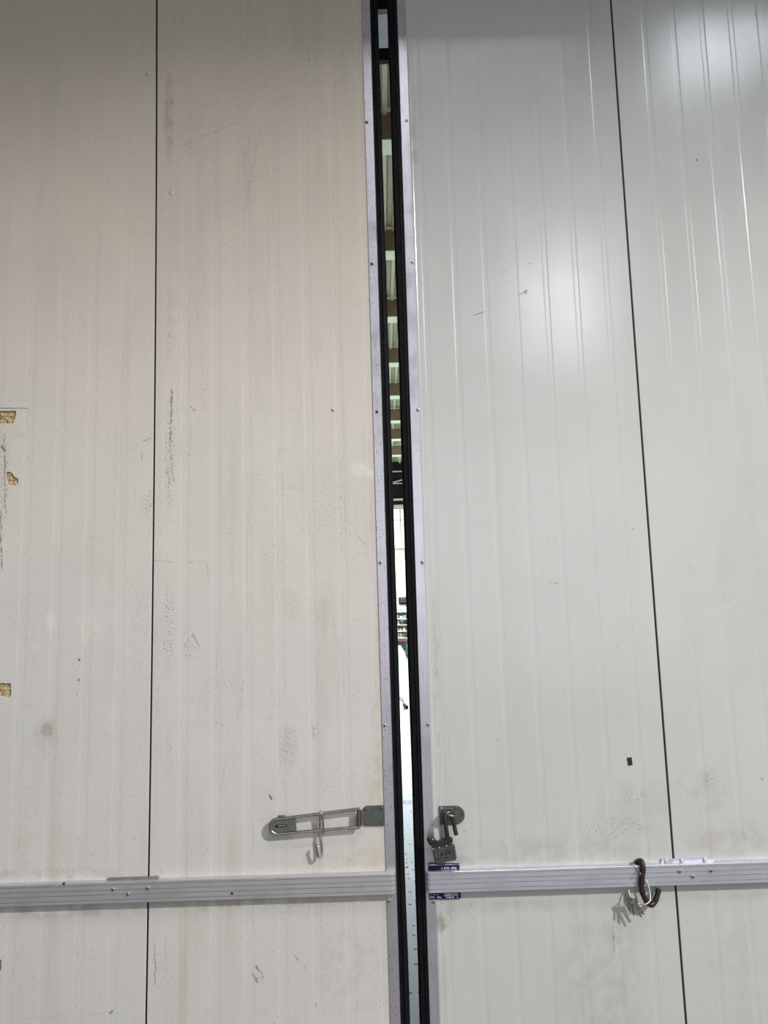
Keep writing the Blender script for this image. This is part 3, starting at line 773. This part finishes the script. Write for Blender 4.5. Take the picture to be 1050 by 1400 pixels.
# ------------------------------------------------------------------ padlock hanging open on the staple
LY = -.048
pc = at(607.5, 1165, LY)
lock = thing('padlock', 'old grey padlock hanging open from the staple plate by its shackle', 'padlock', (pc.x, LY, at(607, 1180, LY).z))
ang = -math.atan2(-(1176.5-1181), 622-597)*0 + .12
def lpt(u, v, y): # u right, v up in the lock's own tilted frame, metres from its centre
    ca, sa = math.cos(ang), math.sin(ang); return (pc.x+u*ca-v*sa, y, pc.z+u*sa+v*ca)
def lprism(ol, y0, y1, bev):
    mb = MB().prism_xz([(pc.x+u, pc.z+v) for u, v in ol], y0, y1, bev); return mb.rot_y(ang, pc)
bw, bh = .041, .031
def rrect(x0, x1, z0, z1, r, n=4):
    out = []
    for (cx, cz, a) in ((x1-r, z0+r, -PI/2), (x1-r, z1-r, 0), (x0+r, z1-r, PI/2), (x0+r, z0+r, PI)):
        out += arc((cx, cz), r, a, a+PI/2, n)
    return out
bol = [(-bw+.003, -bh), (bw-.006, -bh), (bw, -bh+.008), (bw, bh-.012), (bw-.006, bh+.002), (-bw+.002, bh-.003), (-bw, bh-.012), (-bw, -bh+.006)]
body = obj('lock_body', lprism(bol, LY-.016, LY+.016, .004), M_lock, lock)
obj('top_band', lprism([(-bw-.001, bh-.006), (bw-.008, bh-.004), (bw-.004, bh+.012), (bw-.012, bh+.016), (.0, bh+.012), (-bw+.022, bh+.009), (-bw-.002, bh+.008)], LY-.0185, LY+.014, .003), M_lock_dark, lock)
obj('pivot_ear', lprism([(-bw-.010, bh+.004), (-bw+.010, bh-.002), (-bw+.020, bh+.012), (-bw+.008, bh+.024), (-bw-.010, bh+.030), (-bw-.016, bh+.020)], LY-.012, LY+.010, .003), M_lock_dark, lock)
for (u, v) in ((-.040, .022), (-.017, .023), (.010, .025), (.033, .030), (-.036, .053)):
    p = lpt(u, v, LY-.0185 if v < .05 else LY-.012); obj('rivet', MB().lathe_y(p, [(.0032, .001), (.003, -.0012), (.0015, -.002)], 8), M_screw, lock)
# raised maker's plate: frame lines and block characters too worn to read
mb = MB()
for (u0_, u1_, v0_, v1_) in ((-.036, .034, .0135, .0150), (-.034, .032, -.0225, -.0210), (-.036, -.0345, -.0215, .014), (.0325, .034, -.0215, .014)):
    mb.add(lprism([(u0_, v0_), (u1_, v0_), (u1_, v1_), (u0_, v1_)], LY-.0172, LY-.0155, 0).v, [(0, 1, 2, 3), (0, 4, 5, 1), (1, 5, 6, 2), (2, 6, 7, 3), (3, 7, 4, 0)])
obj('raised_frame', mb, M_lock, body)
mb = MB()
for (u, v, w, h) in ((-.014, .001, .0022, .011), (-.009, .005, .008, .0025), (-.009, .000, .007, .002), (-.009, -.0045, .008, .0025), (.004, -.003, .002, .009),
                     (.010, .008, .010, .0028), (.0065, .002, .0026, .011), (.0155, .002, .0026, .011), (.010, -.003, .010, .0028), (.021, .004, .0024, .012), (.021, -.004, .006, .0025),
                     (-.024, .001, .004, .0018), (-.024, -.003, .004, .0018), (-.022, -.015, .018, .002), (.004, -.014, .02, .002)):
    q = lprism([(u-w/2, v-h/2), (u+w/2, v-h/2), (u+w/2, v+h/2), (u-w/2, v+h/2)], LY-.0176, LY-.0155, 0)
    mb.add(q.v, q.f)
obj('worn_lettering', mb, M_lock_dark, body)
sh = [Vector(lpt(.016, .030, LY)), at(611.8, 1144, LY), at(610.5, 1136, LY), at(609.2, 1127, LY), at(608.6, 1119, LY), at(609.5, 1113.5, LY+.002), at(612.2, 1110.6, LY+.006), at(615.5, 1111.2, LY+.010),
      at(618.2, 1115.5, LY+.012), at(619.6, 1122, LY+.012), at(621.2, 1130, LY+.010), at(623.8, 1141.5, LY+.008)]
rad = [.0078]*len(sh)
obj('shackle', MB().tube(sh, rad, 12), M_shackle, lock)

# ------------------------------------------------------------------ label wrapped behind the rail end
xa, xb = at(585, 1183).x, at(628, 1183).x
lz1, lz0 = at(606, 1178.5).z, at(606, 1228.5).z
lab = thing('adhesive_label', 'purple and white printed label tucked behind the left end of the right rail', 'label', (at(606, 1205).x, 0, lz0))
Yl = -.0062
obj('label_sheet', MB().box(xa, xb, Yl, Yl+.0008, lz0, lz1-.009), M_purple, lab)
mb = MB(); n = 14; vs = []               # the top edge has come loose and curls outwards
for k in range(n+1):
    x = xa+(xb-xa)*k/n; c_ = .0035+.0012*math.sin(k*.9)
    for q in range(5):
        an = PI*.55*q/4; vs.append((x, Yl-.0006-c_*(1-math.cos(an)), lz1-.0092+c_*1.7*math.sin(an)+.0012*math.sin(k*.7)*q/4))
fs = [(k*5+i, (k+1)*5+i, (k+1)*5+i+1, k*5+i+1) for k in range(n) for i in range(4)]
off = len(vs); m0 = MB().add(vs, fs); m0.add([(x, y+.0006, z-.0004) for x, y, z in vs], [tuple(reversed(f)) for f in fs])
obj('curled_edge', m0, M_labelwhite, lab)
obj('curl_back', MB().tube([(vs[k*5+4][0], vs[k*5+4][1], vs[k*5+4][2]) for k in range(n+1)], .0016, 6), M_purple, lab)
def strip(px0, py0, px1, py1, y): # a flat printed bar between two pixels
    a, b = at(px0, py0, y), at(px1, py1, y); return MB().box(a.x, b.x, y-.0003, y+.0002, b.z, a.z)
YB = Yl-.0002
obj('white_band', strip(607, 1221.6, 626.5, 1224.9, YB), M_labelwhite, lab)
# the print itself is too small and too hidden to read: worn blocks where its letters stand
for r_ in [(607, 1185.8, 609, 1187.9), (610, 1185.5, 612, 1187.9), (612.8, 1185.8, 614.5, 1187.9), (617, 1185.6, 619, 1187.9), (619.6, 1184.8, 621, 1187.9), (621.8, 1185.8, 624, 1187.9), (603.5, 1186, 605, 1187.9),
     (587.5, 1225.6, 589, 1227.6), (589.4, 1225.2, 591, 1227.6), (591.6, 1225.6, 594, 1227.8), (597.5, 1225.4, 599, 1227.6), (599.5, 1225.4, 601.5, 1228), (602, 1226, 603.5, 1228), (610, 1226, 612, 1227.8), (613, 1226, 617, 1227.8), (618, 1226, 620.5, 1227.8), (624.6, 1226, 626, 1227.8),
     (588, 1222.6, 590, 1223.6), (592.5, 1222.6, 594.5, 1223.8), (597, 1222.8, 599, 1223.8)]:
    obj('printed_letter', strip(*r_, YB), M_labelwhite, lab)
for r_ in [(608.2, 1222.5, 610, 1223.8), (615.6, 1222.6, 617.5, 1223.8), (618.2, 1222.6, 620, 1223.9), (620.8, 1222.6, 623, 1223.8), (623.6, 1222.6, 625.4, 1223.8)]:
    obj('printed_digit', strip(*r_, YB-.0004), M_purple, lab)

# ------------------------------------------------------------------ black tape patch
P4 = [at(856.8, 1036), at(863.4, 1035.2), at(865, 1045.8), at(858.7, 1047)]
mb = MB().prism_xz([(p.x, p.z) for p in (P4[3], P4[2], P4[1], P4[0])], -.0012, -.0001, .0003)
c = sum(P4, Vector())/4
tp = obj('tape_patch', mb, M_tape, None, (c.x, 0, c.z)); tag(tp, 'small black tape patch alone on the right door sheet, left of the seam', 'tape')

# ------------------------------------------------------------------ brown hook on the right rail
hk = [(870.8, 1180.4, -.004), (871.8, 1178.4, -.010), (874, 1177, -.018), (876.5, 1177.6, -.028), (878.4, 1180.5, -.036), (879, 1186, -.0395), (878.6, 1193, -.0405), (877.6, 1201, -.041), (877, 1208, -.041),
      (877.2, 1214, -.041), (878.3, 1220, -.040), (880.4, 1226, -.039), (883.4, 1231.5, -.037), (886.5, 1235.4, -.034), (889.5, 1236.9, -.032), (892.5, 1236, -.030), (895, 1233, -.028), (897.2, 1228, -.026), (899, 1222.5, -.024), (900.4, 1216.5, -.023)]
hpts = [at(x, y, Y) for x, y, Y in hk]
hb = thing('rail_hook', 'brown rubber-coated S-shaped hook hung over the right aluminium rail', 'hook', (hpts[2].x, hpts[2].y, RZ1))
fine = []
for i in range(len(hpts)-1):
    a, b = hpts[i], hpts[i+1]; z = hpts[max(i-1, 0)]; e = hpts[min(i+2, len(hpts)-1)]
    for k in range(3):
        q = k/3; fine.append(.5*((2*a)+(b-z)*q+(2*z-5*a+4*b-e)*q*q+(3*a-z-3*b+e)*q**3))
fine.append(hpts[-1])
rads = [.0100+.0006*math.sin(i*.9) for i in range(len(fine))]; rads[0] = .008; rads[-1] = .0098
obj('coated_rod', MB().tube(fine, rads, 14), M_brown, hb)
tipa = fine[-1]+(fine[-1]-fine[-2]).normalized()*.001
obj('end_cap', MB().tube([fine[-1]-(fine[-1]-fine[-2]).normalized()*.004, fine[-1]+(fine[-1]-fine[-2]).normalized()*.003], [.0106, .0092], 12), M_brown, hb)

# ------------------------------------------------------------------ twine with a bunch of keys
def twist(pts, r, name, parent=None, mat=M_cord):
    """two strands laid round each other"""
    P = []
    for i in range(len(pts)-1):
        a, b = pts[i], pts[i+1]; z = pts[max(i-1, 0)]; e = pts[min(i+2, len(pts)-1)]
        for k in range(8):
            q = k/8; P.append(.5*((2*a)+(b-z)*q+(2*z-5*a+4*b-e)*q*q+(3*a-z-3*b+e)*q**3))
    P.append(pts[-1]); mb = MB()
    for s in (0, PI):
        mb.tube([p+Vector((math.cos(i*.8+s), math.sin(i*.8+s)*.6, math.sin(i*.8+s)*.6))*r*.55 for i, p in enumerate(P)], r*.62, 6)
    return mb
KY = -.040
cord_px = [(859.6, 1216.8, -.016), (860, 1219, -.022), (861.4, 1224, -.029), (863.5, 1229, KY), (866.5, 1231.5, KY), (871, 1234.5, -.034), (876, 1236.2, -.040), (881, 1236.4, -.0545), (884.8, 1235, -.0555), (888.4, 1231.5, -.0515), (889, 1226, -.040), (888, 1219, -.0365),
           (886.6, 1212, -.038), (885, 1206.5, -.038), (883.4, 1204, -.037)]
cp = [at(x, y, Y) for x, y, Y in cord_px]
cd2 = thing('twine_loop', 'white twisted twine loop tied round the brown hook and the right rail', 'string', (cp[0].x, cp[0].y, cp[3].z))
obj('lower_strand', twist(cp, .0026, 'c'), M_cord, cd2)
up = [at(x, y, Y) for x, y, Y in [(861.2, 1180.6, -.006), (863.5, 1180, -.016), (866, 1180.6, -.029), (868.6, 1184.5, -.032), (871.5, 1189.5, -.036), (874.2, 1193.2, -.0535), (876.4, 1195.6, -.0565)]]
obj('upper_strand', MB().tube(up, .0028, 8), M_wire, cd2)

kc = at(863.5, 1228.5, KY)
kr = thing('key_ring', 'bunch of small keys on a ring hanging below the right rail', 'keys', (kc.x, KY, kc.z-.05))
ringp = []
for k in range(17):
    a = 2*PI*k/16; ringp.append(kc+Vector((math.cos(a)*.009, math.sin(a)*.004, math.sin(a)*.011-.003)))
obj('split_ring', MB().tube(ringp, .0014, 8, False), M_screw, kr)
def key(head, tip, y, mat, wid):
    """bow with a hole, shoulder and toothed blade"""
    a, b = at(*head, y), at(*tip, y); d = (b-a); L = d.length; d.normalize(); n = Vector((-d.z, 0, d.x))
    mb = MB(); r = wid
    R = [a+d*r+(d*math.cos(t)+n*math.sin(t))*r for t in [2*PI*k/12 for k in range(12)]]
    H = [a+d*(r*.75)+(d*math.cos(t)+n*math.sin(t))*r*.34 for t in [2*PI*k/12 for k in range(12)]]
    vs = []; th = .0011
    for yy in (-th, th): vs += [p+Vector((0, yy, 0)) for p in R+H]
    fs = []
    for i in range(12):
        j = (i+1) % 12
        fs += [(i, j, 12+j, 12+i), (24+i, 36+i, 36+j, 24+j), (i, 24+i, 24+j, j), (12+i, 12+j, 36+j, 36+i)]
    mb.add(vs, fs)
    w = r*.42; out = []; s0_ = r*1.8; N = 7
    top = [a+d*(s0_+(L-s0_)*i/N)+n*(w*(1 if i % 2 else .55)) for i in range(N+1)]
    bot = [a+d*(s0_+(L-s0_)*i/N)-n*w*(1 if i < N else .3) for i in range(N, -1, -1)]
    ol = top+bot; k = len(ol); vs = [p+Vector((0, yy, 0)) for yy in (-th, th) for p in ol]
    fs = [(i, i+1, k-2-i, k-1-i) for i in range(N)]+[(k+i, 2*k-1-i, 2*k-2-i, k+i+1) for i in range(N)]+[(i, k+i, k+(i+1) % k, (i+1) % k) for i in range(k)]
    mb.add(vs, fs); return mb
for (hd, tp_, y, mt, wd) in (((861, 1226.5), (860.8, 1246), KY-.003, M_key_brown, .0095), ((863.2, 1228), (866.3, 1251.5), KY, M_key_brown, .0095),
                             ((865, 1229), (876.8, 1254), KY-.004, M_key_grey, .0105), ((866.5, 1229), (880, 1250.5), KY+.003, M_key_grey, .0105)):
    obj('key', key(hd, tp_, y, mt, wd), mt, kr)

# ------------------------------------------------------------------ things in the bright hall
# louvred vent box on the far wall
vx0, vx1 = fx(545, 821), fx(545, 821)+.9; vz0, vz1 = fz(826.5), fz(816.5)
vent = thing('wall_vent', 'dark louvred vent box on the far white wall seen through the gap', 'vent', (vx0+.45, FY, vz0))
obj('vent_case', MB().box(vx0, vx1, FY-.12, FY-.002, vz0, vz1, .01), M_vent, vent)
M_louvre = plain('louvre_edge', (.10, .11, .11), .6)
for k in range(3):
    z = vz0+(vz1-vz0)*(.36+.24*k); mb = MB().add([(vx0+.06, FY-.16, z-.012), (vx1-.04, FY-.16, z-.012), (vx1-.04, FY-.115, z+.022), (vx0+.06, FY-.115, z+.022), (vx0+.06, FY-.16, z-.004), (vx1-.04, FY-.16, z-.004), (vx1-.04, FY-.115, z+.03), (vx0+.06, FY-.115, z+.03)],
                                                  [(0, 1, 2, 3), (4, 7, 6, 5), (0, 4, 5, 1), (1, 5, 6, 2), (2, 6, 7, 3), (3, 7, 4, 0)])
    obj('louvre', mb, M_louvre, vent)
# open shelving against the far wall
SY = FY-.55
sx0, sx1 = at(541, 860, SY).x-.55, at(556.5, 860, SY).x+.05
def sz(py): return at(548, py, SY).z
shelf = thing('shelving_unit', 'white shelving unit full of small goods against the far hall wall', 'shelf', ((sx0+sx1)/2, FY-.3, 0))
for x in (sx0, sx1-.04): obj('upright', MB().box(x, x+.04, SY, FY-.05, 0, sz(828)), M_shelf, shelf)
obj('back_board', MB().box(sx0+.04, sx1-.04, FY-.06, FY-.05, .05, sz(828)), M_shelf, shelf)
levels = [836, 845.5, 854, 862.5, 871.5, 883]
for py in levels: obj('shelf_board', MB().box(sx0+.04, sx1-.04, SY, FY-.06, sz(py)-.03, sz(py)), M_shelf, shelf)
goods = []
cols = [((.30, .30, .32), 'grey'), ((.70, .72, .76), 'pale'), ((.06, .07, .09), 'black'), ((.72, .66, .25), 'yellow'), ((.30, .33, .42), 'blue-grey'), ((.46, .42, .40), 'taupe')]
gm = [plain('goods_'+n_.replace('-', '_'), c_, .6, var=.1) for c_, n_ in cols]
ordn = ['first', 'second', 'third', 'fourth', 'fifth', 'sixth', 'seventh', 'eighth', 'ninth', 'tenth']
shname = ['top', 'second', 'third', 'fourth', 'fifth']
for li, py in enumerate(levels[:5]):
    x = sx0+.08; k = 0
    while x < sx1-.18:
        w = random.uniform(.06, .13); h = random.uniform(.09, .17); z = sz(py)+.003; ci = random.choice([0, 1, 1, 0, 4, 5, 1]) if li != 3 else random.choice([3, 1, 1, 4])
        if li == 4: ci = random.choice([2, 4, 0, 2])
        if li == 2 and random.random() < .25: ci = 2
        y0 = SY+.06+random.uniform(0, .1)
        g = thing('carton', 'small %s carton, %s from the left on the %s shelf of the far shelving' % (cols[ci][1], ordn[k], shname[li]), 'box', (x+w/2, y0+.1, z), 'cartons on the far shelving')
        obj('carton_box', MB().box(x, x+w, y0, y0+.2, z, z+h*.8, .006), gm[ci], g)
        obj('lid', MB().box(x-.003, x+w+.003, y0-.003, y0+.203, z+h*.8, z+h), gm[(ci+1) % 6], g)
        x += w+random.uniform(.015, .05); k += 1
# dark red machine and a pale board at the foot of the shelves
by = SY-.5
M_red = plain('dark_red_crate', (.16, .06, .05), .6); M_blk = plain('black_crate', (.03, .035, .035), .6); M_brd = plain('white_board', (.82, .82, .80), .5, var=.03)
M_turq = plain('turquoise_floor_paint', (.27, .50, .44), .45, var=.08, scale=3)
def by_z(py): return at(550, py, by).z
def by_x(px): return at(px, 880, by).x
cr_ = thing('tool_trolley', 'black and dark red tool trolley parked before the far shelving', 'trolley', (by_x(551), by, 0))
obj('trolley_body', MB().box(by_x(543.5), by_x(555.5), by, by+.4, by_z(889.5), by_z(877.5), .01), M_blk, cr_)
obj('tray', MB().box(by_x(543), by_x(556), by-.02, by+.42, by_z(877.5), by_z(873.5), .01), M_red, cr_)
for x in (by_x(545), by_x(554)):
    for yy in (by+.06, by+.34): obj('wheel', MB().tube([Vector((x-.02, yy, .06)), Vector((x+.02, yy, .06))], .06, 10), M_blk, cr_)
obj('handle', MB().tube([Vector((by_x(555.5)-.02, by+.05, by_z(875))), Vector((by_x(555.5)+.06, by+.05, by_z(874))), Vector((by_x(555.5)+.06, by+.35, by_z(874))), Vector((by_x(555.5)-.02, by+.35, by_z(875)))], .012, 8), M_darkline, cr_)
by2 = by-.25
def p2(px, py): return at(px, py, by2)
ol = [(p2(536, 893.4).x, 0.0), (p2(555.8, 893.4).x, 0.0), (p2(552.5, 889).x, p2(552, 890.5).z), (p2(547.8, 882.5).x, p2(547.8, 882.5).z), (p2(536, 882.5).x, p2(536, 882.5).z)]
bd = thing('white_panel', 'white board with a slanted edge leaning low before the far shelving', 'board', (p2(545, 890).x, by2, 0))
obj('board_sheet', MB().prism_xz(ol, by2, by2+.03, .002), M_brd, bd)
obj('board_foot', MB().box(ol[0][0], ol[1][0], by2-.03, by2+.06, 0, .035), M_beige, bd)

# plug and cable on the floor
pz = atz(555, 966, .0)
plug = thing('power_plug', 'black power plug and looped cable lying on the pale hall floor', 'plug', (pz.x, pz.y, 0))
def fl(px, py, z=.012): return atz(px, py, z)
b0 = fl(553, 965.5, .03); b1 = fl(556, 966.5, .03)
obj('plug_body', MB().tube([fl(551.6, 962.5, .035), fl(553, 964.5, .035), fl(555, 966, .035), fl(556.6, 967, .035)], [.018, .028, .036, .026], 10), M_dark, plug)
obj('plug_prong', MB().tube([fl(554.3, 964, .05), fl(554.4, 960.5, .06)], .007, 6), M_dark, plug)
obj('plug_prong', MB().tube([fl(555, 967.5, .03), fl(552, 970, .02)], .010, 6), M_dark, plug)
def smooth(pts, m_=5):
    P = []
    for i in range(len(pts)-1):
        a, b = pts[i], pts[i+1]; z = pts[max(i-1, 0)]; e = pts[min(i+2, len(pts)-1)]
        for k in range(m_):
            q = k/m_; P.append(.5*((2*a)+(b-z)*q+(2*z-5*a+4*b-e)*q*q+(3*a-z-3*b+e)*q**3))
    return P+[pts[-1]]
obj('cable', MB().tube(smooth([fl(532, 955), fl(540, 955.4), fl(546, 956), fl(549.5, 957.6), fl(551.4, 960.2), fl(552, 963.4, .03)]), .010, 8), M_dark, plug)
obj('cable', MB().tube(smooth([fl(532, 951.5), fl(540, 952), fl(546.5, 953), fl(549.5, 954.5), fl(552, 957.3)]), .007, 8), M_dark, plug)

def flat(pts, z0, z1):
    n = len(pts); vs = [(p[0], p[1], z0) for p in pts]+[(p[0], p[1], z1) for p in pts]
    return MB().add(vs, [tuple(range(n)), tuple(range(2*n-1, n-1, -1))]+[(i, n+i, n+(i+1) % n, (i+1) % n) for i in range(n)])
# turquoise painted zone at the foot of the far wall
ya = fl(550, 925, 0).y
tz = obj('floor_zone', flat([(-8.9, ya), (8.9, ya), (8.9, FY-.03), (-8.9, FY-.03)], 0, .001), M_turq, None); tag(tz, 'turquoise painted zone of the hall floor at the foot of the far wall', 'floor marking')
# faded lettering and a worn white lane line on the hall floor
M_line = plain('white_floor_paint', (.80, .80, .80), .4, var=.06, scale=5)
q = [fl(541, 962, 0), fl(549, 962, 0), fl(571, 1085, 0), fl(553, 1085, 0)]
ln = obj('floor_line', flat(q, 0, .0015), M_line, None); tag(ln, 'worn white lane line painted on the hall floor beyond the gap', 'floor marking')
cu_ = bpy.data.curves.new('floor_text', 'FONT'); cu_.body = 'BCAO'; cu_.size = 1; cu_.extrude = .0
to = bpy.data.objects.new('floor_text', cu_); COL.objects.link(to); bpy.context.view_layer.update()
tm = bpy.data.meshes.new_from_object(to.evaluated_get(bpy.context.evaluated_depsgraph_get())); bpy.data.objects.remove(to, do_unlink=True)
l0, l1, l2 = fl(551.3, 1099.8, 0), fl(563.6, 1099.4, 0), fl(551.3, 1094.6, 0)
wx = max(v.co.x for v in tm.vertices); wy = max(v.co.y for v in tm.vertices)
mb = MB().add([(l0.x+v.co.x/wx*(l1.x-l0.x), l0.y+v.co.y/wy*(l2.y-l0.y), .0012) for v in tm.vertices], [tuple(p.vertices) for p in tm.polygons])
M_ftext = plain('faded_purple_print', (.16, .10, .14), .6, var=.3, scale=90)
ft = obj('floor_lettering', mb, M_ftext, None); tag(ft, 'faint dark letters printed across the pale hall floor', 'lettering')
